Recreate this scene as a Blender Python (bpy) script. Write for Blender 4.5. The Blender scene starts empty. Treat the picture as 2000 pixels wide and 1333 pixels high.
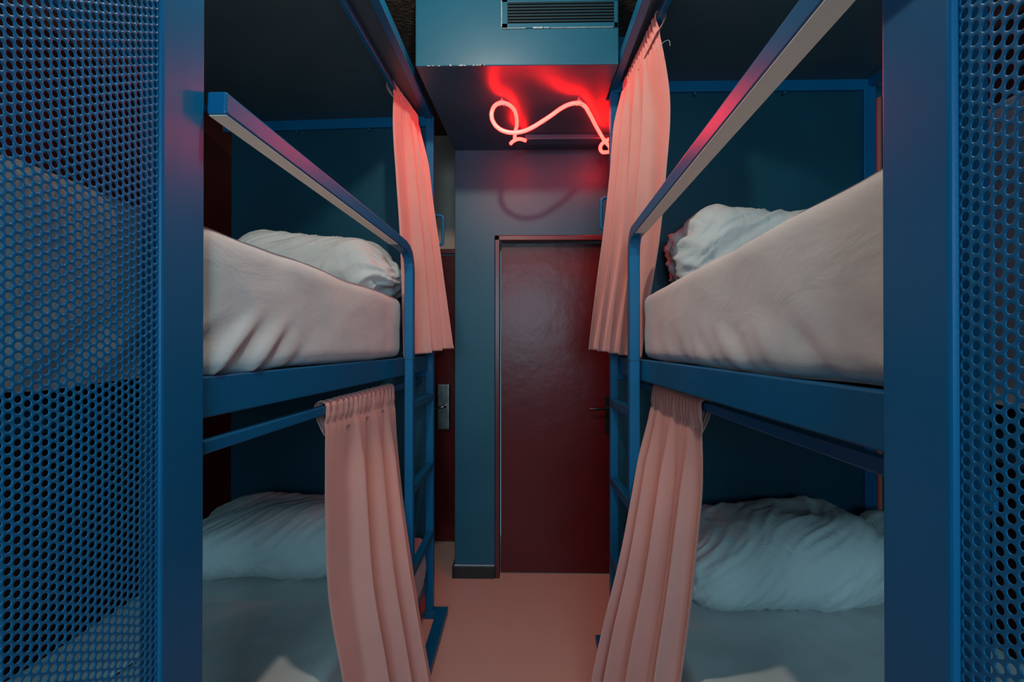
import bpy, bmesh, math, random
import numpy as np
from mathutils import Vector, Matrix, noise
S = bpy.context.scene
C = S.collection
random.seed(4)

# ------------------------------------------------------------------ camera
EYE = Vector((0, 0, 1.42))
YAW, PITCH = math.atan(20/1000), math.atan(4.5/1000)
cd = bpy.data.cameras.new('camera'); cam = bpy.data.objects.new('camera', cd); C.objects.link(cam)
cam.location = EYE; cam.rotation_euler = (math.pi/2 + PITCH, 0, YAW)
cd.sensor_width = 36; cd.lens = 18.0; cd.clip_start = .02
S.camera = cam
CM = cam.rotation_euler.to_matrix()

# ------------------------------------------------------------------ world, lights, exposure
S.view_settings.view_transform = 'Standard'
S.view_settings.look = 'None'
S.view_settings.gamma = 1
S.view_settings.use_curve_mapping = False
S.view_settings.exposure = 0.22
w = bpy.data.worlds.new('world'); S.world = w; w.use_nodes = True
bg = w.node_tree.nodes['Background']
bg.inputs[0].default_value = (.30, .78, 1.0, 1); bg.inputs[1].default_value = .34

def lamp(name, kind, loc, energy, col, size=.1, rot=(0, 0, 0), **k):
    l = bpy.data.lights.new(name, kind); l.energy = energy; l.color = col
    if kind == 'AREA':
        l.size = size
        if 'size_y' in k: l.shape = 'RECTANGLE'; l.size_y = k['size_y']
        if 'spread' in k: l.spread = k['spread']
    else: l.shadow_soft_size = size
    o = bpy.data.objects.new(name, l); C.objects.link(o); o.location = loc; o.rotation_euler = rot
    return o
lamp('ceiling_lamp_light', 'POINT', (-.17, 1.18, 2.855), 33, (1.0, .88, .74), .035)
# added cool fill light, unseen behind the photographer
lamp('added_fill_light', 'AREA', (.10, -1.9, 1.95), 40, (.45, .82, 1.0), 1.1, (math.radians(88), 0, 0), size_y=1.1)

# ------------------------------------------------------------------ helpers
def P(px, py, Y):
    d = CM @ Vector(((px-1000)/1000, -(py-666.5)/1000, -1))
    return EYE + d*(Y/d.y)

def new_mat(name):
    m = bpy.data.materials.new(name); m.use_nodes = True
    nt = m.node_tree
    return m, nt, nt.nodes['Principled BSDF']
def N(nt, t, **k):
    n = nt.nodes.new(t)
    for a, b in k.items(): setattr(n, a, b)
    return n
def coords(nt, scale=(1, 1, 1)):
    tc = N(nt, 'ShaderNodeTexCoord'); mp = N(nt, 'ShaderNodeMapping'); mp.inputs['Scale'].default_value = scale
    nt.links.new(tc.outputs['Object'], mp.inputs[0]); return mp.outputs[0]
def noise_bump(nt, b, scale, strength, dist=.001, detail=3, cs=(1, 1, 1), rough=.5):
    n = N(nt, 'ShaderNodeTexNoise'); n.inputs['Scale'].default_value = scale; n.inputs['Detail'].default_value = detail
    n.inputs['Roughness'].default_value = rough
    nt.links.new(coords(nt, cs), n.inputs['Vector'])
    bp = N(nt, 'ShaderNodeBump'); bp.inputs['Strength'].default_value = strength; bp.inputs['Distance'].default_value = dist
    nt.links.new(n.outputs['Fac'], bp.inputs['Height']); nt.links.new(bp.outputs[0], b.inputs['Normal'])
    return bp
def vary(nt, b, c1, c2, scale, lo=.35, hi=.65, detail=4, cs=(1, 1, 1), target='Base Color'):
    n = N(nt, 'ShaderNodeTexNoise'); n.inputs['Scale'].default_value = scale; n.inputs['Detail'].default_value = detail
    nt.links.new(coords(nt, cs), n.inputs['Vector'])
    r = N(nt, 'ShaderNodeValToRGB'); r.color_ramp.elements[0].position = lo; r.color_ramp.elements[1].position = hi
    r.color_ramp.elements[0].color = (*c1, 1); r.color_ramp.elements[1].color = (*c2, 1)
    nt.links.new(n.outputs['Fac'], r.inputs[0]); nt.links.new(r.outputs[0], b.inputs[target])
    return r

def paint(name, c1, c2, rough=.35, bump=.15, bscale=350, bdist=.0004, spec=.5, coat=0):
    m, nt, b = new_mat(name)
    vary(nt, b, c1, c2, 3.5)
    b.inputs['Roughness'].default_value = rough; b.inputs['Specular IOR Level'].default_value = spec; b.inputs['Coat Weight'].default_value = coat; b.inputs['Coat Roughness'].default_value = .22
    noise_bump(nt, b, bscale, bump, bdist)
    return m
M = {}
M['blue'] = paint('blue_powder_coated_steel', (.0, .118, .27), (.0005, .132, .30), .34, spec=.38)
M['panel'] = paint('blue_bed_panel_board', (.001, .050, .085), (.002, .060, .10), .45)
M['canopy'] = paint('dark_slate_board', (.045, .085, .108), (.055, .10, .125), .36)
M['wall_blue'] = paint('teal_blue_wall_paint', (.009, .092, .148), (.012, .104, .166), .44, .5, 120, .0012, spec=.42)
M['wall_blue_gloss'] = paint('teal_blue_gloss_paint', (.010, .100, .162), (.013, .110, .178), .38, .25, 60, .0006, spec=.42)
M['door'] = paint('dark_red_door_paint', (.105, .006, .008), (.125, .008, .010), .30, .45, 9, .005, spec=.3)
M['door_edge'] = paint('dark_red_frame_paint', (.10, .006, .008), (.12, .008, .009), .3)
M['beige'] = paint('beige_wall_paint', (.62, .43, .35), (.68, .48, .39), .7, .3, 150, .001)
M['maroon'] = paint('maroon_wall_paint', (.025, .004, .004), (.032, .005, .005), .6, .3, 150, .001)
M['base'] = paint('black_baseboard', (.012, .011, .011), (.02, .018, .018), .4)
M['black'] = paint('black_metal', (.01, .01, .011), (.016, .015, .015), .3)
M['void'] = paint('dark_duct_interior', (.006, .008, .01), (.008, .01, .012), .8)
M['slat'] = paint('dark_teal_slats', (.003, .05, .075), (.004, .06, .09), .4)
def chipped():
    m, nt, b = new_mat('white_chipped_edge'); vary(nt, b, (.35, .40, .42), (.6, .62, .6), 60); b.inputs['Roughness'].default_value = .7
    return m
M['chip'] = chipped()
def steel():
    m, nt, b = new_mat('brushed_steel'); b.inputs['Metallic'].default_value = 1; b.inputs['Roughness'].default_value = .32
    vary(nt, b, (.30, .28, .27), (.42, .40, .38), 30); return m
M['steel'] = steel()
def conc():
    m, nt, b = new_mat('rough_dark_brown_ceiling'); vary(nt, b, (.045, .026, .018), (.16, .095, .062), 45, .3, .7, 6)
    b.inputs['Roughness'].default_value = .95; noise_bump(nt, b, 60, 1, .01, 6); return m
M['ceiling'] = conc()
def floor_mat():
    m, nt, b = new_mat('pink_vinyl_floor')
    r = vary(nt, b, (.62, .38, .31), (.77, .50, .42), 260, .38, .62, 2)
    b.inputs['Roughness'].default_value = .42; noise_bump(nt, b, 300, .1, .0003); return m
M['floor'] = floor_mat()
def cloth(name, c1, c2, scale=900, bump=.3, sheen=.2, big=0, bigs=(6, 6, 6)):
    m, nt, b = new_mat(name)
    vary(nt, b, c1, c2, 5)
    b.inputs['Roughness'].default_value = .85; b.inputs['Sheen Weight'].default_value = sheen; b.inputs['Specular IOR Level'].default_value = .2
    bp = noise_bump(nt, b, scale, bump, .0006, 2)
    if big:
        n = N(nt, 'ShaderNodeTexNoise'); n.inputs['Scale'].default_value = 1; n.inputs['Detail'].default_value = 4
        n.inputs['Distortion'].default_value = .8
        nt.links.new(coords(nt, bigs), n.inputs['Vector'])
        b2 = N(nt, 'ShaderNodeBump'); b2.inputs['Strength'].default_value = big; b2.inputs['Distance'].default_value = .012
        nt.links.new(n.outputs['Fac'], b2.inputs['Height']); nt.links.new(bp.outputs[0], b2.inputs['Normal'])
        nt.links.new(b2.outputs[0], b.inputs['Normal'])
    return m
M['sheet'] = cloth('white_cotton_sheet', (.62, .62, .62), (.68, .68, .67), 700, .35, .1, .35, (9, 5, 9))
M['duvet'] = cloth('white_duvet_cotton', (.60, .63, .63), (.66, .69, .68), 700, .3, .1, .75, (14, 8, 10))
M['curtain'] = cloth('salmon_pink_curtain', (.68, .308, .262), (.73, .332, .283), 1100, .25, .25)
M['strip'] = paint('pale_beige_sheen', (.80, .74, .66), (.85, .79, .71), .5)  # beige that paints the bright reflection under the guard rails
M['drawer'] = paint('grey_brown_drawer', (.12, .085, .07), (.16, .11, .09), .6)
def neon_mat():
    m, nt, b = new_mat('red_neon_glow')
    b.inputs['Base Color'].default_value = (.9, .3, .3, 1); b.inputs['Roughness'].default_value = .2
    b.inputs['Emission Color'].default_value = (1, .0062, .0045, 1); b.inputs['Emission Strength'].default_value = 46
    return m
M['neon'] = neon_mat()
def acrylic():
    m, nt, b = new_mat('clear_acrylic'); b.inputs['Base Color'].default_value = (.9, .75, .75, 1)
    b.inputs['Roughness'].default_value = .15; b.inputs['Transmission Weight'].default_value = .6; return m
M['acrylic'] = acrylic()
def lampglow():
    m, nt, b = new_mat('lamp_diffuser'); b.inputs['Emission Color'].default_value = (1, .84, .7, 1); b.inputs['Emission Strength'].default_value = 6; return m
M['lamp'] = lampglow()

def link(name, me, m, parent=None, smooth=False, bevel=0, seg=2):
    if m is not None: me.materials.append(M[m] if isinstance(m, str) else m)
    o = bpy.data.objects.new(name, me); C.objects.link(o)
    if parent is not None: o.parent = parent
    if smooth:
        me.polygons.foreach_set('use_smooth', [True]*len(me.polygons))
    if bevel:
        bv = o.modifiers.new('bevel', 'BEVEL'); bv.width = bevel; bv.segments = seg; bv.limit_method = 'ANGLE'; bv.angle_limit = math.radians(40)
        bv.harden_normals = False
    return o
def mesh(name, verts, faces):
    me = bpy.data.meshes.new(name); me.from_pydata([tuple(v) for v in verts], [], faces); me.update()
    bm = bmesh.new(); bm.from_mesh(me); bmesh.ops.recalc_face_normals(bm, faces=bm.faces); bm.to_mesh(me); bm.free()
    return me
QB = [(0, 1, 3, 2), (4, 6, 7, 5), (0, 4, 5, 1), (2, 3, 7, 6), (0, 2, 6, 4), (1, 5, 7, 3)]
def boxes(name, lst, m, parent=None, bevel=0, seg=2, smooth=False):
    V, F = [], []
    for (a, b) in lst:
        o = len(V)
        for x in (a[0], b[0]):
            for y in (a[1], b[1]):
                for z in (a[2], b[2]): V.append((x, y, z))
        F += [tuple(i+o for i in f) for f in QB]
    return link(name, mesh(name, V, F), m, parent, smooth, bevel, seg)
def bar(name, A, B, dx, dz, m, parent=None, bevel=.003, seg=2):
    """straight bar from A to B (world points of one edge); cross-section spans dx in x and dz in z"""
    V = []
    for p in (A, B):
        for x in dx:
            for z in dz: V.append((p[0]+x, p[1], p[2]+z))
    # order: p, x, z -> QB expects (x,y,z) bits; fine topologically
    return link(name, mesh(name, V, QB), m, parent, False, bevel, seg)
def sweep_rect(name, path, wx, t, m, parent=None, bevel=.004):
    """path of (x,y,z) in order, edge nearest the aisle; section wx wide in x and t thick, inward of the path in the yz plane"""
    V, F = [], []
    n = len(path)
    for i, p in enumerate(path):
        a = Vector(path[max(i-1, 0)]); b = Vector(path[min(i+1, n-1)])
        d = Vector((0, b.y-a.y, b.z-a.z)).normalized()
        nn = Vector((0, d.z, -d.y))          # inner side
        p = Vector(p)
        for q in (p, p+Vector((wx, 0, 0)), p+Vector((wx, 0, 0))+nn*t, p+nn*t): V.append(q)
    for i in range(n-1):
        for k in range(4):
            k2 = (k+1) % 4
            F.append((i*4+k, i*4+k2, (i+1)*4+k2, (i+1)*4+k))
    F.append((3, 2, 1, 0)); e = (n-1)*4; F.append((e, e+1, e+2, e+3))
    return link(name, mesh(name, V, F), m, parent, False, bevel, 2)
def tube(name, splines, r, m, parent=None, res=10, caps=True, order=4):
    cu = bpy.data.curves.new(name, 'CURVE'); cu.dimensions = '3D'; cu.bevel_depth = r; cu.bevel_resolution = res; cu.use_fill_caps = caps
    cu.resolution_u = 12
    for pts in splines:
        if order == 0:
            s = cu.splines.new('POLY'); s.points.add(len(pts)-1)
            for i, p in enumerate(pts): s.points[i].co = (*p, 1)
        else:
            s = cu.splines.new('BEZIER'); s.bezier_points.add(len(pts)-1)
            for i, p in enumerate(pts):
                bp = s.bezier_points[i]; bp.co = p; bp.handle_left_type = bp.handle_right_type = 'AUTO'
    tmp = bpy.data.objects.new('tmp', cu); C.objects.link(tmp)
    dg = bpy.context.evaluated_depsgraph_get(); me = bpy.data.meshes.new_from_object(tmp.evaluated_get(dg))
    bpy.data.objects.remove(tmp); me.name = name; me.materials.clear()
    return link(name, me, m, parent, True)
def cyl(name, a, b, r, m, parent=None, seg=20, r2=None, bevel=0):
    a, b = Vector(a), Vector(b); d = (b-a); L = d.length
    bm = bmesh.new(); bmesh.ops.create_cone(bm, cap_ends=True, segments=seg, radius1=r, radius2=r if r2 is None else r2, depth=L)
    me = bpy.data.meshes.new(name); bm.to_mesh(me); bm.free()
    q = d.to_track_quat('Z', 'Y').to_matrix().to_4x4(); q.translation = (a+b)/2; me.transform(q)
    return link(name, me, m, parent, False, bevel)
def empty(name, loc, label, cat, group=None):
    o = bpy.data.objects.new(name, None); C.objects.link(o); o.empty_display_size = .1
    o['label'] = label; o['category'] = cat
    if group: o['group'] = group
    o['_loc'] = loc
    return o
def seat(root):
    """move the thing's origin to its base without moving its parts"""
    loc = Vector(root['_loc']); del root['_loc']
    root.location = loc
    for ch in root.children:
        if ch.type == 'MESH':
            ch.data.transform(Matrix.Translation(-loc)) if ch.data.users == 1 else None
    for ch in root.children:
        for g in ch.children:
            if g.type == 'MESH': g.data.transform(Matrix.Translation(-loc))
def tag(o, label, cat, group=None):
    o['label'] = label; o['category'] = cat
    if group: o['group'] = group
    return o
def struct(o): o['kind'] = 'structure'; return o

# ------------------------------------------------------------------ room
XL, XR, YB, YW, YA, ZC = -1.78, 1.82, -2.2, 3.10, 3.63, 2.90
struct(boxes('floor', [((XL-.1, YB, -.05), (XR+.1, YA+.15, 0))], 'floor'))
struct(boxes('ceiling', [((XL-.1, YB, ZC), (XR+.1, YA+.15, ZC+.1))], 'ceiling'))
struct(boxes('wall_left', [((XL-.1, YB, 0), (XL, YA+.1, ZC))], 'maroon'))
struct(boxes('wall_right', [((XR, YB, 0), (XR+.1, YA+.1, ZC))], 'maroon'))
# end wall with the opening for the near door, and its return into the alcove on the left
WX0 = -.409; DX0, DX1, DZ = -.166, .640, 2.073
pl = [(WX0, 0), (DX0, 0), (DX0, DZ), (DX1, DZ), (DX1, 0), (XR, 0), (XR, ZC), (WX0, ZC)]
struct(link('wall_back', mesh('wall_back', [(x, YW, z) for x, z in pl] + [(x, YA, z) for x, z in pl], [tuple(range(8)), tuple(range(15, 7, -1))] + [(i, (i+1) % 8, (i+1) % 8+8, i+8) for i in range(8)]), 'wall_blue', bevel=.003))
struct(boxes('wall_alcove', [((XL, YA, 2.09), (WX0, YA+.1, ZC)), ((XL, YA, 0), (-1.36, YA+.1, 2.09)), ((WX0-.004, YA, 0), (WX0, YA+.1, 2.09))], 'beige'))
# near door
d1 = bpy.data.objects.new('door_1', None); C.objects.link(d1); struct(d1)
boxes('door_frame', [((DX0, YW-.008, 0), (DX0+.030, YW+.10, DZ)), ((DX1-.03, YW-.008, 0), (DX1, YW+.10, DZ)), ((DX0, YW-.008, DZ-.030), (DX1, YW+.10, DZ))], 'door_edge', d1, .004)
boxes('door_leaf', [((DX0+.034, YW+.065, .006), (DX1-.034, YW+.11, DZ-.034))], 'door', d1, .003)
boxes('handle_plate', [((.508, YW+.052, .87), (.546, YW+.066, 1.10))], 'black', d1, .005)
tube('door_handle', [[(.527, YW+.055, 1.026), (.527, YW+.012, 1.026), (.520, YW+.002, 1.026), (.500, YW, 1.026), (.43, YW, 1.024), (.408, YW+.004, 1.022)]], .009, 'black', d1, 6)
# entrance door in the alcove
d2 = bpy.data.objects.new('door_2', None); C.objects.link(d2); struct(d2)
boxes('door_leaf', [((-1.33, YA+.02, .006), (-.445, YA+.065, 2.05))], 'door', d2, .003)
boxes('door_frame', [((-1.36, YA-.012, 0), (-1.325, YA+.09, 2.09)), ((-.448, YA-.012, 0), (-.413, YA+.09, 2.09)), ((-1.36, YA-.012, 2.055), (-.413, YA+.09, 2.09))], 'door_edge', d2, .004)
boxes('lock_plate', [((-.612, YA-.008, .80), (-.512, YA+.021, 1.135))], 'steel', d2, .022, 4)
tube('door_handle', [[(-.545, YA-.005, .975), (-.545, YA-.045, .975), (-.555, YA-.052, .974), (-.60, YA-.052, .965), (-.655, YA-.05, .958)]], .009, 'steel', d2, 6)
# baseboards
struct(boxes('baseboard_back', [((WX0-.006, YW-.014, 0), (DX0, YW, .072)), ((DX1, YW-.014, 0), (XR, YW, .072)), ((WX0-.014, YW-.014, 0), (WX0, YA-.015, .072))], 'base', bevel=.002))
# chipped strip of plaster over the baseboard
struct(boxes('trim_1', [((WX0-.003, YW-.006, .0725), (DX0-.002, YW+.001, .079))], 'chip', bevel=.001))
# soffit box: front face carries the vent
SX0, SY, SZ = -.452, 2.152, 2.593
V = [(SX0, SY, SZ), (.405, SY, SZ), (.405, 2.47, SZ), (XR, 2.47, SZ), (XR, YW, SZ), (WX0-.004, YW, SZ)]
V += [(x, y, ZC) for x, y, z in V]
F = [(0, 1, 2, 3, 4, 5), (11, 10, 9, 8, 7, 6)] + [(i, (i+1) % 6, (i+1) % 6+6, i+6) for i in range(6)]
struct(link('wall_soffit', mesh('wall_soffit', V, F), 'wall_blue_gloss', bevel=.004))
# paint chips along the soffit edge
pts = [(SX0+.004+random.random()*.30, .002+random.random()*.004, .0015+random.random()*.003) for k in range(16)]
struct(boxes('trim_2', [((x, SY-.0012, SZ-.001), (x+wd+.004, SY+.002, SZ+h)) for x, wd, h in pts], 'chip'))
# transformer tray under the soffit
tag(boxes('transformer_tray', [((.015, 2.862, SZ-.030), (.60, 2.945, SZ))], 'wall_blue_gloss', bevel=.006), 'flat dark painted tray under the soffit behind the red neon tube', 'transformer')

# vent grille
v = empty('vent_grille', (.20, SY, 2.745), 'dark slatted ventilation grille in the blue soffit above the neon tube', 'vent')
gx0, gx1, gz0, gz1 = -.086, .400, 2.746, 2.895
boxes('access_panel', [((gx0, SY-.006, gz0), (-.062, SY-.0005, gz1)), ((gx0, SY-.006, gz0), (gx1, SY-.0005, 2.766)), ((gx0, SY-.006, 2.856), (gx1, SY-.0005, gz1)), ((.385, SY-.006, gz0), (gx1, SY-.0005, gz1))], 'wall_blue_gloss', v, .001)
boxes('grille_back', [((-.062, SY-.003, 2.766), (.385, SY-.0005, 2.856))], 'void', v)
for k in range(7):
    z = 2.769 + k*.0128
    o = link('slat', mesh('slat', [(x, y, zz) for x in (-.060, .383) for (y, zz) in ((SY-.011, z), (SY-.011, z+.003), (SY-.003, z+.008), (SY-.003, z+.005))],
        [(0, 1, 2, 3), (7, 6, 5, 4), (0, 4, 5, 1), (1, 5, 6, 2), (2, 6, 7, 3), (3, 7, 4, 0)]), 'slat', v)
boxes('chipped_edge', [((gx0-.002, SY-.0068, gz0+.005), (gx0+.0005, SY-.0005, gz1)), ((gx0, SY-.0066, gz0-.001), (gx0+.10, SY-.0005, gz0+.0008)), ((.045, SY-.0072, gz0-.002), (.085, SY-.0005, gz0+.003)), ((.09, SY-.007, gz0-.001), (.115, SY-.0005, gz0+.002)), ((.12, SY-.0066, gz0-.001), (.38, SY-.0005, gz0+.0006))], 'chip', v)
seat(v)

# ceiling lamp (above the frame)
cl = empty('ceiling_lamp', (-.17, 1.15, 2.90), 'small round ceiling lamp above the aisle between the bunk beds', 'lamp')
cyl('lamp_base', (-.17, 1.18, 2.90), (-.17, 1.18, 2.896), .07, 'steel', cl, 32)
cyl('lamp_shade', (-.17, 1.18, 2.896), (-.17, 1.18, 2.891), .055, 'lamp', cl, 32)
seat(cl)

# ------------------------------------------------------------------ neon
def NP(cx, cy, Y=2.44): return P(800+cx*.3, cy*.3, Y)
ne = empty('neon_light', (0.02, 2.44, 2.42), 'glowing red squiggle of neon tube hanging under the blue soffit', 'neon light')
main = [(684, 905, 2.80), (687, 870, 2.78), (698, 810, 2.66), (692, 745, 2.57), (668, 700, 2.495), (635, 677, 2.455), (600, 670, 2.44), (565, 681, 2.43), (541, 712, 2.42),
        (534, 755, 2.42), (548, 800, 2.42), (583, 838, 2.42), (628, 858, 2.42), (680, 864, 2.42), (735, 856, 2.42), (795, 832, 2.425), (860, 793, 2.43), (925, 750, 2.44), (985, 707, 2.44),
        (1040, 680, 2.44), (1095, 672, 2.44), (1135, 688, 2.47), (1168, 735, 2.54), (1205, 805, 2.66), (1240, 868, 2.78), (1275, 925, 2.84), (1302, 958, 2.85), (1306, 980, 2.84),
        (1278, 992, 2.82), (1250, 986, 2.80), (1241, 965, 2.80), (1255, 935, 2.80), (1290, 912, 2.80), (1345, 900, 2.82), (1370, 902, 2.84)]
stub = [(657, 936, 2.79), (672, 922, 2.80), (690, 911, 2.80), (715, 906, 2.81), (740, 910, 2.83), (753, 916, 2.85)]
tube('neon_tube', [[NP(*q) for q in main], [NP(*q) for q in stub]], .0092, 'neon', ne, 8)
for cx in (600, 1103):
    t = NP(cx, 672); r = .0105
    c = tube('clip', [[(t.x-r, t.y, t.z-.012), (t.x-r-.001, t.y, t.z+.004), (t.x-.006, t.y, t.z+.013), (t.x+.006, t.y, t.z+.013), (t.x+r+.001, t.y, t.z+.004), (t.x+r, t.y, t.z-.012)]], .0028, 'acrylic', ne, 4)
    cyl('clip_post', (t.x, t.y, t.z+.012), (t.x, t.y, SZ), .0035, 'acrylic', c)
t = NP(1370, 902, 2.84)
cyl('clip_post', (t.x, t.y, t.z), (t.x, t.y, SZ), .0035, 'acrylic', ne)
seat(ne)

# ------------------------------------------------------------------ bunk beds
PITCHH = .0128
def perforated(name, ncol, nrow, parent, origin, dirv, m='blue'):
    """sheet of staggered round holes: real holes with rounded rims. built in local (a=along, b=thickness, z)"""
    K = 18; R = .0043; t = .0009; rim = .0007
    p = PITCHH; hexr = p/2/math.cos(math.pi/6)
    ang = [2*math.pi*k/K for k in range(K)]
    outer = []
    for a in ang:
        s = (a + math.pi/6) % (math.pi/3) - math.pi/6    # flat faces at 30deg+60k when corners at 0,60
        s = (a % (math.pi/3)) - math.pi/6
        rr = (p/2)/math.cos(s); outer.append((rr*math.cos(a), rr*math.sin(a)))
    rings = [(None, t), (R+rim, t), (R+rim*.3, t-rim*.3), (R, t-rim), (R, -t+rim), (R+rim, -t), (None, -t)]
    base = []
    for (r, b) in rings:
        for k, a in enumerate(ang):
            x, z = outer[k] if r is None else (r*math.cos(a), r*math.sin(a))
            base.append((x, b, z))
    base = np.array(base); nv = len(base)
    quads = []
    for i in range(len(rings)-1):
        for k in range(K):
            k2 = (k+1) % K
            quads.append((i*K+k, i*K+k2, (i+1)*K+k2, (i+1)*K+k))
    quads = np.array(quads)
    offs = []
    for c in range(ncol):
        for r in range(nrow):
            offs.append((c*p*math.sqrt(3)/2, 0, r*p + (p/2 if c % 2 else 0)))
    offs = np.array(offs)
    V = (base[None] + offs[:, None]).reshape(-1, 3)
    d = Vector(dirv).normalized(); nrm = Vector((d.y, -d.x, 0))
    o = Vector(origin)
    Wd = np.stack([o.x + V[:, 0]*d.x + V[:, 1]*nrm.x, o.y + V[:, 0]*d.y + V[:, 1]*nrm.y, o.z + V[:, 2]], 1)
    Q = (quads[None] + (np.arange(len(offs))*nv)[:, None, None]).reshape(-1, 4)
    me = bpy.data.meshes.new(name)
    me.vertices.add(len(Wd)); me.vertices.foreach_set('co', Wd.astype(np.float32).ravel())
    me.loops.add(Q.size); me.loops.foreach_set('vertex_index', Q.astype(np.int32).ravel())
    me.polygons.add(len(Q)); me.polygons.foreach_set('loop_start', np.arange(0, Q.size, 4, dtype=np.int32))
    try: me.polygons.foreach_set('loop_total', np.full(len(Q), 4, dtype=np.int32))
    except Exception: pass
    sm = np.ones(len(Q), dtype=bool)
    me.polygons.foreach_set('use_smooth', sm)
    me.update(calc_edges=True); me.validate()
    return link(name, me, m, parent)

def bolt(x, y, z, dy, parent, r=.006):
    cyl('bolt', (x, y, z), (x, y-dy, z), r, 'blue', parent, 12, bevel=.0015)

# ---- left bunk
L = empty('bunk_bed', (-1.0, 1.8, 0), 'left blue steel bunk bed whose guard rail ends in a square cap', 'bunk bed', 'bunk beds facing each other')
boxes('post', [((-.618, .8115, 0), (-.580, .924, 2.60))], 'blue', L, .006, 4)
boxes('post', [((-.645, .46, 0), (-.605, .50, 2.60))], 'blue', L, .006, 4)                     # behind the left edge of view
perforated('perforated_panel', 31, 195, L, (-.5865, .805, .08), (-.050, -1, 0))
path = [(-.5435, .928, 1.884), (-.468, 1.95, 1.838), (-.461, 2.04, 1.832), (-.4575, 2.09, 1.822), (-.455, 2.125, 1.800), (-.454, 2.147, 1.765), (-.453, 2.155, 1.72), (-.453, 2.156, 1.0), (-.453, 2.156, .0)]
g = sweep_rect('guard_rail', path, -.036, .042, 'blue', L)
bar('painted_sheen', (-.5450, .932, 1.8415), (-.4705, 1.93, 1.7965), (-.033, 0), (-.0012, .0002), 'strip', L, 0)['label'] = 'painted sheen along the underside of the guard rail'  # added sliver: reflected light painted under the rail, stopping before the bend
boxes('joint_collar', [((-.490, 2.112, 1.352), (-.4525, 2.158, 1.3545))], 'slat', L)
bar('bed_rail', (-.597, .945, 1.357), (-.487, 2.665, 1.357), (-.030, 0), (-.078, 0), 'blue', L, .003)
bar('bed_rail', (-.597, .945, .235), (-.487, 2.665, .235), (-.030, 0), (-.085, 0), 'blue', L, .003)
bar('post', (-.460, 2.64, 0), (-.460, 2.68, 0), (-.040, 0), (0, 2.60), 'blue', L, .003)
bar('post', (-1.56, 2.70, 0), (-1.56, 2.745, 0), (-.05, 0), (0, 2.60), 'blue', L, .003)
# ends: frame beams + boards (turned a few degrees with the bunk)
bar('canopy_beam', (-.47, 2.640, 2.553), (-1.60, 2.700, 2.553), (0, .002), (0, .060), 'blue', L, 0)
def slab(name, A, B, t, z0, z1, m, parent, bevel=.002):
    """upright board from plan point A to B, thickness t away from the viewer"""
    A, B = Vector((*A, 0)), Vector((*B, 0)); d = (B-A).normalized(); n = Vector((-d.y, d.x, 0))
    if n.y < 0: n = -n
    V = [q + Vector((0, 0, z)) for q in (A, B, B+n*t, A+n*t) for z in (z0, z1)]
    F = [(0, 2, 3, 1), (2, 4, 5, 3), (4, 6, 7, 5), (6, 0, 1, 7), (0, 6, 4, 2), (1, 3, 5, 7)]
    return link(name, mesh(name, V, F), m, parent, False, bevel)
bpy.data.objects.remove(L.children[-1])
slab('canopy_beam', (-.47, 2.640), (-1.58, 2.700), .04, 2.550, 2.612, 'blue', L)
slab('end_beam', (-.50, 2.650), (-1.56, 2.705), .03, 1.25, 1.33, 'blue', L)
slab('end_panel', (-.50, 2.655), (-1.56, 2.712), .018, 1.33, 2.55, 'panel', L)
slab('end_panel', (-.50, 2.655), (-1.56, 2.712), .018, .20, 1.25, 'panel', L)
for x in (-.80, -1.19): bolt(x, 2.645-(x+.47)*.054, 2.538, .014, L)
# canopy
V = [(-.50, 2.66, 2.600), (-.53, .53, 2.600), (-1.62, .53, 2.600), (-1.58, 2.73, 2.600)]
V += [(x, y, 2.618) for x, y, z in V]
link('canopy_board', mesh('canopy_board', V, [(0, 1, 2, 3), (7, 6, 5, 4)]+[(i, (i+1) % 4, (i+1) % 4+4, i+4) for i in range(4)]), 'canopy', L)
bar('canopy_beam', (-.466, 2.68, 2.629), (-.508, .52, 2.629), (-.034, 0), (-.044, 0), 'blue', L)
bar('canopy_beam', (-1.56, 2.70, 2.629), (-1.64, .52, 2.629), (-.034, 0), (-.044, 0), 'blue', L)
bar('curtain_rail', (-.558, 2.64, 2.585), (-.622, .95, 2.585), (-.020, 0), (-.022, 0), 'blue', L, .003)
bar('curtain_rail', (-.520, 2.64, 1.241), (-.597, .95, 1.236), (-.022, 0), (-.026, 0), 'blue', L, .003)
bolt(-.492, 2.642, 2.585, .008, L)
# slat base under each mattress
for zz in (1.285, .16):
    boxes('bed_base', [((-1.57, .60, zz), (-.72, 2.63, zz+.02))], 'panel', L)
# ladder
for i, zt in enumerate((1.168, .812, .458)):
    a = (-.4555, 2.150, zt+.008); b = (-.4605, 2.645, zt-.008)
    bar('ladder_rung', a, b, (-.032, 0), (-.036, 0), 'blue', L, .003)
V = [(-.389, 2.68), (-.443, 2.68), (-.443, 2.17), (-.389, 2.17)]
boxes('foot', [((-.444, 2.17, 0), (-.389, 2.69, .036)), ((-.505, 2.63, 0), (-.44, 2.69, .036)), ((-.505, 2.10, 0), (-.44, 2.17, .036))], 'blue', L, .003)
tube('grab_handle', [[(-.458, 2.668, 2.089), (-.425, 2.668, 2.088), (-.415, 2.668, 2.078), (-.414, 2.668, 2.06), (-.416, 2.668, 1.96), (-.418, 2.668, 1.943), (-.428, 2.668, 1.937), (-.458, 2.668, 1.937)]], .0075, 'blue', L, 6)
seat(L)

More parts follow.
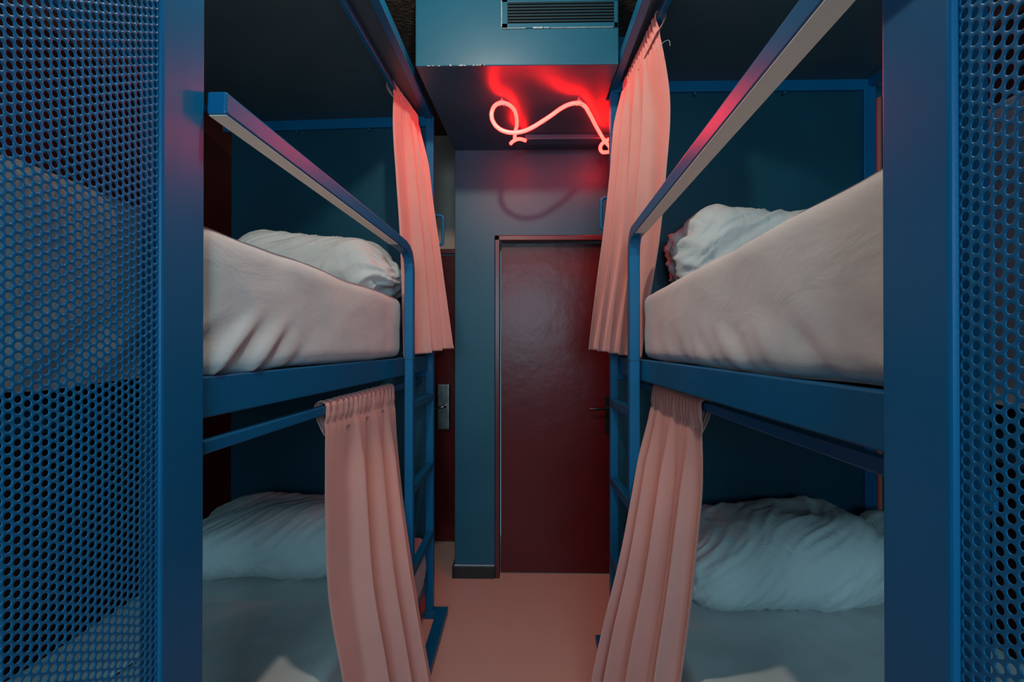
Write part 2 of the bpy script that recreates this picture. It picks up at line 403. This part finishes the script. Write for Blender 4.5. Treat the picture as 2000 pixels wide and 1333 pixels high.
# ---- right bunk
R_ = empty('bunk_bed', (1.0, 1.5, 0), 'right blue steel bunk bed whose guard rail rises past the picture top', 'bunk bed', 'bunk beds facing each other')
boxes('post', [((.410, .4965, 0), (.448, .594, 2.60))], 'blue', R_, .006, 4)
boxes('post', [((.412, .215, 0), (.45, .255, 2.60))], 'blue', R_, .006, 4)
perforated('perforated_panel', 21, 195, R_, (.4175, .490, .08), (.0, -1, 0))
path = [(.372, .588, 1.890), (.408, 1.88, 1.862), (.4088, 1.935, 1.860), (.409, 1.965, 1.848), (.41, 1.99, 1.825), (.41, 2.003, 1.795), (.41, 2.010, 1.755), (.41, 2.011, 1.0), (.41, 2.011, 0)]
sweep_rect('guard_rail', path, .041, .042, 'blue', R_)
bar('painted_sheen', (.3735, .58, 1.848), (.4095, 1.86, 1.8205), (0, .038), (-.0012, .0002), 'strip', R_, 0)['label'] = 'painted sheen along the underside of the guard rail'  # same painted reflection under the right rail, not a separate fitting
boxes('joint_collar', [((.4095, 1.967, 1.352), (.4515, 2.013, 1.3545))], 'slat', R_)
bar('bed_rail', (.468, .605, 1.357), (.452, 2.42, 1.357), (0, .030), (-.079, 0), 'blue', R_)
bar('bed_rail', (.468, .605, .235), (.452, 2.42, .235), (0, .030), (-.085, 0), 'blue', R_)
boxes('post', [((.412, 2.40, 0), (.450, 2.44, 2.62))], 'blue', R_, .003)
boxes('post', [((1.575, 2.385, 0), (1.630, 2.44, 2.62))], 'blue', R_, .003)
boxes('canopy_beam', [((.43, 2.39, 2.592), (1.62, 2.43, 2.652))], 'blue', R_, .003)
boxes('end_beam', [((.45, 2.405, 1.25), (1.60, 2.43, 1.33))], 'blue', R_, .003)
boxes('end_panel', [((.45, 2.41, 1.33), (1.60, 2.428, 2.60))], 'panel', R_, .002)
boxes('end_panel', [((.45, 2.41, .20), (1.60, 2.428, 1.25))], 'panel', R_, .002)
for x in (.80, 1.21): bolt(x, 2.392, 2.578, .014, R_)
for z in (2.648, 2.612): cyl('bolt', (1.61, 2.392, z), (1.61, 2.382, z), .009, 'steel', R_, 6)
boxes('canopy_board', [((.44, .30, 2.640), (1.63, 2.42, 2.655))], 'canopy', R_)
bar('canopy_beam', (.410, 2.44, 2.650), (.418, .29, 2.650), (0, .034), (-.046, 0), 'blue', R_)
bar('canopy_beam', (1.596, 2.44, 2.650), (1.596, .29, 2.650), (0, .034), (-.046, 0), 'blue', R_)
bar('curtain_rail', (.462, 2.40, 2.606), (.530, .60, 2.606), (0, .022), (-.022, 0), 'blue', R_)
bar('curtain_rail', (.520, 2.40, 1.248), (.525, .60, 1.252), (0, .024), (-.026, 0), 'blue', R_)
bolt(.438, 2.40, 2.600, .008, R_)
for zz in (1.285, .16):
    boxes('bed_base', [((.54, .36, zz), (1.61, 2.38, zz+.02))], 'panel', R_)
for i, zt in enumerate((1.163, .80, .438)):
    bar('ladder_rung', (.4115, 2.005, zt+.008), (.4125, 2.405, zt-.004), (0, .034), (-.038, 0), 'blue', R_)
boxes('foot', [((.347, 1.99, 0), (.402, 2.445, .036)), ((.40, 2.385, 0), (.465, 2.445, .036)), ((.40, 1.96, 0), (.465, 2.02, .036))], 'blue', R_, .003)
tube('grab_handle', [[(.414, 2.43, 2.108), (.385, 2.43, 2.107), (.376, 2.43, 2.098), (.375, 2.43, 2.08), (.374, 2.43, 1.985), (.376, 2.43, 1.968), (.386, 2.43, 1.960), (.414, 2.43, 1.960)]], .0075, 'blue', R_, 6)
seat(R_)

# red conduit on the right wall behind the bunk
tag(cyl('conduit_pipe', (1.70, 2.47, .4), (1.70, 2.47, 2.59), .011, 'curtain'), 'thin upright pinkish pipe behind the right bunk bed', 'pipe')
bpy.data.objects['conduit_pipe'].data.materials.clear(); bpy.data.objects['conduit_pipe'].data.materials.append(paint('pink_brown_pipe_paint', (.45, .16, .13), (.5, .18, .15), .5))

# ------------------------------------------------------------------ bedding
def rbox(x0, x1, y0, y1, z0, z1, r, step, fn):
    """rounded box grid, shaped by fn(p, n)->p"""
    dims = (x1-x0, y1-y0, z1-z0); n = [max(2, int(math.ceil(d/s))) for d, s in zip(dims, step)]
    ids = {}; V = []; F = []
    c0 = Vector((x0, y0, z0)); c1 = Vector((x1, y1, z1))
    def vid(i, j, k):
        key = (i, j, k)
        if key in ids: return ids[key]
        p = Vector((x0+dims[0]*i/n[0], y0+dims[1]*j/n[1], z0+dims[2]*k/n[2]))
        q = Vector([min(max(p[a], c0[a]+r[a]), c1[a]-r[a]) for a in range(3)])
        d = Vector([(p[a]-q[a])/r[a] for a in range(3)])
        l = d.length
        if l > 1e-6:
            mx = max(abs(t) for t in d); d = d/l   # push out to the rounded surface
            p = Vector([q[a]+d[a]*r[a] for a in range(3)])
        nn = Vector([d[a]/r[a] for a in range(3)])
        nn = nn.normalized() if nn.length > 0 else Vector((0, 0, 1))
        ids[key] = len(V); V.append(fn(p, nn)); return ids[key]
    def quad(a, b, c, d): F.append((vid(*a), vid(*b), vid(*c), vid(*d)))
    for i in range(n[0]):
        for j in range(n[1]):
            quad((i, j, 0), (i, j+1, 0), (i+1, j+1, 0), (i+1, j, 0)); quad((i, j, n[2]), (i+1, j, n[2]), (i+1, j+1, n[2]), (i, j+1, n[2]))
    for i in range(n[0]):
        for k in range(n[2]):
            quad((i, 0, k), (i+1, 0, k), (i+1, 0, k+1), (i, 0, k+1)); quad((i, n[1], k), (i, n[1], k+1), (i+1, n[1], k+1), (i+1, n[1], k))
    for j in range(n[1]):
        for k in range(n[2]):
            quad((0, j, k), (0, j, k+1), (0, j+1, k+1), (0, j+1, k)); quad((n[0], j, k), (n[0], j+1, k), (n[0], j+1, k+1), (n[0], j, k+1))
    return V, F
def ridge(p, sx, sy, sz, seed=0):
    v = noise.noise(Vector((p.x*sx+seed, p.y*sy+seed*.7, p.z*sz-seed)))
    return 1-abs(v)*2.2
def soft(a, b, x):
    t = min(max((x-a)/(b-a), 0), 1); return t*t*(3-2*t)

def mattress(name, label, box, shape, seedv, folds=None):
    x0, x1, y0, y1, z0, z1 = box
    def fn(p, n):
        q = p.copy()
        w_ = .004*ridge(p, 5, 3, 6, seedv) + .0025*noise.noise(Vector((p.x*14, p.y*9, p.z*16)))
        q += n*w_
        if folds: q += n*folds(p, n)
        return shape(q)
    V, F = rbox(x0, x1, y0, y1, z0, z1, (.035, .045, .035), (.028, .016, .014), fn)
    o = link(name, mesh(name, V, F), 'sheet', None, True)
    return tag(o, label, 'mattress', 'mattresses of the bunk beds')

def lshift(q):      # the left bunk's side leans away from the aisle towards the camera
    t = (2.155-q.y)/1.21
    k = (1 if q.x > -1.2 else .2)
    q.x += -.085*min(t, 1)*k - .028*soft(1.0, .90, q.y)*k
    return q
def lfold(p, n):    # diagonal drag folds at the near end of the upper left sheet
    if n.x < .5: return 0
    s = (p.y-.95)*.70 - (p.z-1.36)*1.0
    a = soft(1.38, 1.12, p.y)*soft(1.49, 1.41, p.z)
    return a*(.0085*math.sin(s*72+1.0) + .003*math.sin(s*133))
def rbehind(q):      # the right mattress tucks in behind the perforated panel
    return q
def up_top(z_far, z_near, y_far, y_near, base=1.359):
    def f(q):
        t = (y_far-q.y)/(y_far-y_near)
        top = z_far + (z_near-z_far)*t
        k = (q.z-base)/(1.61-base)
        q.z = base + k*(top-base); return q
    return f
fl, fr = up_top(1.612, 1.650, 2.16, .95), up_top(1.607, 1.665, 2.0, .65)
mattress('mattress', 'white sheeted mattress on the upper left bunk with diagonal drag folds near the post', (-1.53, -.513, .60, 2.17, 1.359, 1.61), lambda q: lshift(fl(q)), 1.3, lfold)
def rfold(p, n):
    if n.x > -.5: return 0
    s = (p.y-.6)*.9 - (p.z-1.36)*1.3
    k = soft(1.50, 1.40, p.z)
    return k*(.0025*math.sin(s*30+noise.noise(p*5)*3)*soft(2.0, 1.0, p.y) + .0012*math.sin(s*70+noise.noise(p*7)*4)*soft(1.9, 1.2, p.y))
mattress('mattress', 'white sheeted mattress on the upper right bunk, its smooth side facing the aisle', (.473, 1.58, .36, 2.01, 1.359, 1.61), lambda q: rbehind(fr(q)), 4.1, rfold)
mattress('mattress', 'blue-shaded sheeted mattress on the lower left bunk behind the long curtain', (-1.53, -.548, .60, 2.64, .182, .425), lambda q: lshift(q) if q.y < 2.155 else q+Vector((.055*soft(2.2, 2.45, q.y), 0, 0))*(q.x > -1), 7.7)
mattress('mattress', 'blue-shaded sheeted mattress on the lower right bunk with a faint crease line', (.518, 1.58, .36, 2.385, .182, .42), rbehind, 9.2)

def bundle(label, box, seed, prof=None, wr=1.0, roll=None, yaw=0):
    x0, x1, y0, y1, z0, z1 = box; cx, cy = (x0+x1)/2, (y0+y1)/2; W, D, H = x1-x0, y1-y0, z1-z0
    cz = math.cos(yaw); sz = math.sin(yaw)
    def fn(p, n):
        u = (p.x-x0)/W; v_ = (p.z-z0)/H; wv = (p.y-y0)/D
        q = p.copy()
        # long pulled wrinkles fanning diagonally, plus broad pillow lumps
        a = noise.noise(Vector((p.x*3.1+seed, p.y*3.3, p.z*3.5)))*.030
        s = (p.x*1.0 - (p.z-z0)*1.3 - p.y*.6)
        wv1 = noise.noise(Vector((s*15+seed+noise.noise(p*4)*1.2, p.y*2.2, (p.z+p.x*.5)*2.2)))
        wv2 = noise.noise(Vector((s*34+seed*2+noise.noise(p*5)*1.5, p.y*4, p.z*4)))
        k = (1-abs(wv1)*2.4)
        q += n*(a + wr*(.012*k*abs(k)*.8 + .006*wv2))
        # crumpled folded ends
        e = soft(.80, 1.0, u) if roll == 'hi' else (soft(.20, 0, u) if roll == 'lo' else max(soft(.88, 1, u), soft(.12, 0, u)))
        c = noise.noise(Vector((p.x*9, p.y*11+seed, p.z*14)))
        c2 = noise.noise(Vector((p.x*20, p.y*22+seed, p.z*26)))
        q += n*e*wr*(.022*(1-abs(c)*2.6) + .010*c2)
        if prof: q.z = z0 + (q.z-z0)*prof(u, wv)
        if q.z < z0+.004: q.z = z0+.004*(q.z-z0)/.02 if q.z > z0 else z0
        dx, dy = q.x-cx, q.y-cy
        return Vector((cx+dx*cz-dy*sz, cy+dx*sz+dy*cz, q.z))
    V, F = rbox(x0, x1, y0, y1, z0, z1, (min(.17, W*.3), D*.34, H*.42), (.010, .012, .011), fn)
    o = link('folded_duvet', mesh('folded_duvet', V, F), 'duvet', None, True)
    return tag(o, label, 'bedding', 'folded duvets on the bunks')
bundle('crumpled white folded duvet at the far end of the upper left bunk', (-1.32, -.575, 2.13, 2.60, 1.614, 1.935), 1.7,
       lambda u, wv: .93 + .05*math.sin(u*5+.5) - .26*soft(.80, 1.0, u) - .12*soft(.45, 0, u), 1.15, 'hi', .03)
bundle('small white folded duvet at the far end of the upper right bunk beside the curtain', (.655, 1.33, 2.0, 2.36, 1.612, 1.975), 6.2,
       lambda u, wv: .99 - .10*soft(.25, 0, u), 1.2, 'lo')
bundle('smooth pale folded duvet on the lower left bunk, half behind the curtain', (-1.45, -.565, 2.01, 2.56, .430, .710), 11.3,
       lambda u, wv: .98 - .08*soft(.3, 0, u), .55, None, .02)
bundle('plump pale folded duvet at the far end of the lower right bunk', (.57, 1.385, 1.81, 2.36, .427, .735), 3.9,
       lambda u, wv: .88 + .22*soft(.05, .62, u) - .14*soft(.80, 1.0, u), .85, None)
bundle('pale pillow tucked beside the duvet at the wall side of the lower right bunk', (1.44, 1.60, 1.87, 2.28, .426, .71), 8.8, None, .7, None)

# drawer under the lower left bed
tag(boxes('storage_box', [((-1.2, 2.05, .004), (-.52, 2.60, .145))], 'drawer', bevel=.004), 'grey-brown storage box on the floor under the lower left bunk', 'box')

# ------------------------------------------------------------------ curtains
def catmull(pts, t):
    n = len(pts)-1; x = t*n; i = min(int(x), n-1); f = x-i
    p0, p1, p2, p3 = pts[max(i-1, 0)], pts[i], pts[i+1], pts[min(i+2, n)]
    return .5*((2*p1) + (p2-p0)*f + (2*p0-5*p1+4*p2-p3)*f*f + (3*p1-p0-3*p2+p3)*f*f*f)
def curtain(label, near, far, side, seed, nf=5, amp=.026, nru=13, depth=.026, head=.055, hem=.03, ties=False):
    """near/far: lists of (px,py,Y) edge points from rail to hem. side: +1 when the aisle lies at larger x"""
    nn = [P(*a) for a in near]; ff = [P(*a) for a in far]
    NU, NV = 230, 80
    rnd = random.Random(seed)
    # uneven fold positions
    ks = sorted(rnd.random() for _ in range(3))
    def warp(u): return u**1.5 + .025*math.sin(u*7+seed) + .02*math.sin(u*17+seed*2)
    V = []; F = []; rows = []
    aisle = Vector((side, 0, 0))
    def body(u, v):
        a = catmull(nn, v); b = catmull(ff, v)
        return a.lerp(b, u)
    T0, T1 = nn[0], ff[0]
    for j in range(-9, NV+1):
        row = []
        for i in range(NU+1):
            u = i/NU
            top = T0.lerp(T1, u)
            ru = math.sin(u*nru*2*math.pi + 1.2*math.sin(u*9+seed)) + .4*math.sin(u*nru*4.6*math.pi+seed)
            if j < 0:
                if j < -5:                      # back of the sleeve, from the stitching up to the rail
                    t = (j+9)/4
                    p = top - aisle*(depth*(.15+.85*math.sin(t*math.pi/2))) + Vector((0, 0, -head*(1-t)))
                    p -= aisle*.003*ru*(t)
                else:                           # over the rail
                    t = (j+5)/5; a = math.pi*(1-t)
                    p = top - aisle*depth/2 + aisle*(depth/2)*math.cos(a) + Vector((0, 0, .012*math.sin(a)))
                    p += Vector((0, 0, (.002+.0022*ru)*math.sin(a))) + aisle*.003*ru*math.cos(a)
                p = Vector((p.x, p.y + .0015*ru, p.z))
            else:
                v = j/NV
                p = body(u, v)
                d = (body(1, v)-body(0, v)); d.z = 0; d.normalize()
                n = Vector((d.y, -d.x, 0)); n = n if n.x*side > 0 else -n
                L_ = max((nn[0]-nn[-1]).length, .2); s = v*L_
                hi = math.exp(-max(s-head*.6, 0)/.05)
                lo = soft(0, .30, s)
                uu = warp(u)
                ph = uu*nf*2*math.pi + seed
                f = math.sin(ph + .7*math.sin(ph)) + .16*math.sin(ph*1.9+1.3+s*.8)
                pinch = -.004*math.exp(-((s-head)/.012)**2)
                # keep both selvedges where they hang
                edge = soft(0, .04, u)*soft(1, .96, u)*.75 + .25
                off = (hi*.0032*ru + pinch*(1+.2*ru) + lo*(amp*f*edge*(.55+.45*soft(0, 1, v)) + amp*.15))
                p = p + n*off + d*(lo*.010*math.cos(ph)*edge)
                hv = (1-v)*L_
                if abs(hv-hem) < .008: p -= n*.0018
                if hv < hem: p += n*.0025*math.sin(u*95+seed)
            row.append(len(V)); V.append(p)
        rows.append(row)
    for a, b in zip(rows[:-1], rows[1:]):
        for i in range(NU): F.append((a[i], a[i+1], b[i+1], b[i]))
    o = link('curtain', mesh('curtain', V, F), 'curtain', None, True)
    sd = o.modifiers.new('solidify', 'SOLIDIFY'); sd.thickness = .0016; sd.offset = 0
    return tag(o, label, 'curtain', 'salmon bunk curtains')
curtain('short salmon curtain hanging at the upper left bunk, its hem by the guard rail end',
        [(769, 163, 2.28), (766, 250, 2.28), (772, 350, 2.28), (779, 460, 2.27), (783, 580, 2.27), (786, 699, 2.27)],
        [(816, 228, 2.58), (833, 320, 2.61), (842, 400, 2.60), (853, 480, 2.58), (866, 575, 2.55), (882, 680, 2.52)], 1, 1.0, 3.3, .022, 15, .032, .06)
curtain('short salmon curtain hanging at the upper right bunk beside the red neon tube',
        [(1281, 28, 1.84), (1310, 190, 1.88), (1302, 345, 1.95), (1289, 470, 2.03), (1270, 585, 2.10), (1253, 700, 2.16)],
        [(1217, 165, 2.33), (1203, 245, 2.33), (1196, 340, 2.30), (1184, 450, 2.28), (1167, 565, 2.25), (1149, 682, 2.23)], -1, 2.4, 4.0, .024, 15, .034, .06)
curtain('long salmon curtain hanging from the lower left bunk rail to the floor',
        [(637, 795, 1.48), (633, 900, 1.47), (633, 1000, 1.47), (640, 1170, 1.48), (668, 1333, 1.50), (695, 1500, 1.52)],
        [(771, 756, 2.15), (775, 860, 2.19), (788, 985, 2.11), (806, 1110, 2.02), (826, 1235, 1.98), (846, 1345, 1.96)], 1, 3.1, 3.4, .030, 15, .034, .085)
curtain('long salmon curtain hanging from the lower right bunk rail to the floor',
        [(1367, 789, 1.48), (1373, 930, 1.48), (1361, 1060, 1.49), (1345, 1200, 1.51), (1327, 1333, 1.53), (1308, 1490, 1.55)],
        [(1277, 757, 2.00), (1260, 870, 1.99), (1242, 985, 1.93), (1222, 1095, 1.89), (1187, 1240, 1.87), (1158, 1380, 1.86)], -1, 5.2, 3.5, .030, 15, .036, .085)

cu = [o for o in bpy.data.objects if o.name.startswith('curtain') and 'upper right' in o.get('label', '')][0]
tube('loose_thread', [[P(1278, 95, 1.83), P(1290, 88, 1.82), P(1300, 80, 1.82), P(1306, 79, 1.82), P(1309, 90, 1.82)]], .0008, 'chip', cu, 3)['label'] = 'loose white thread'
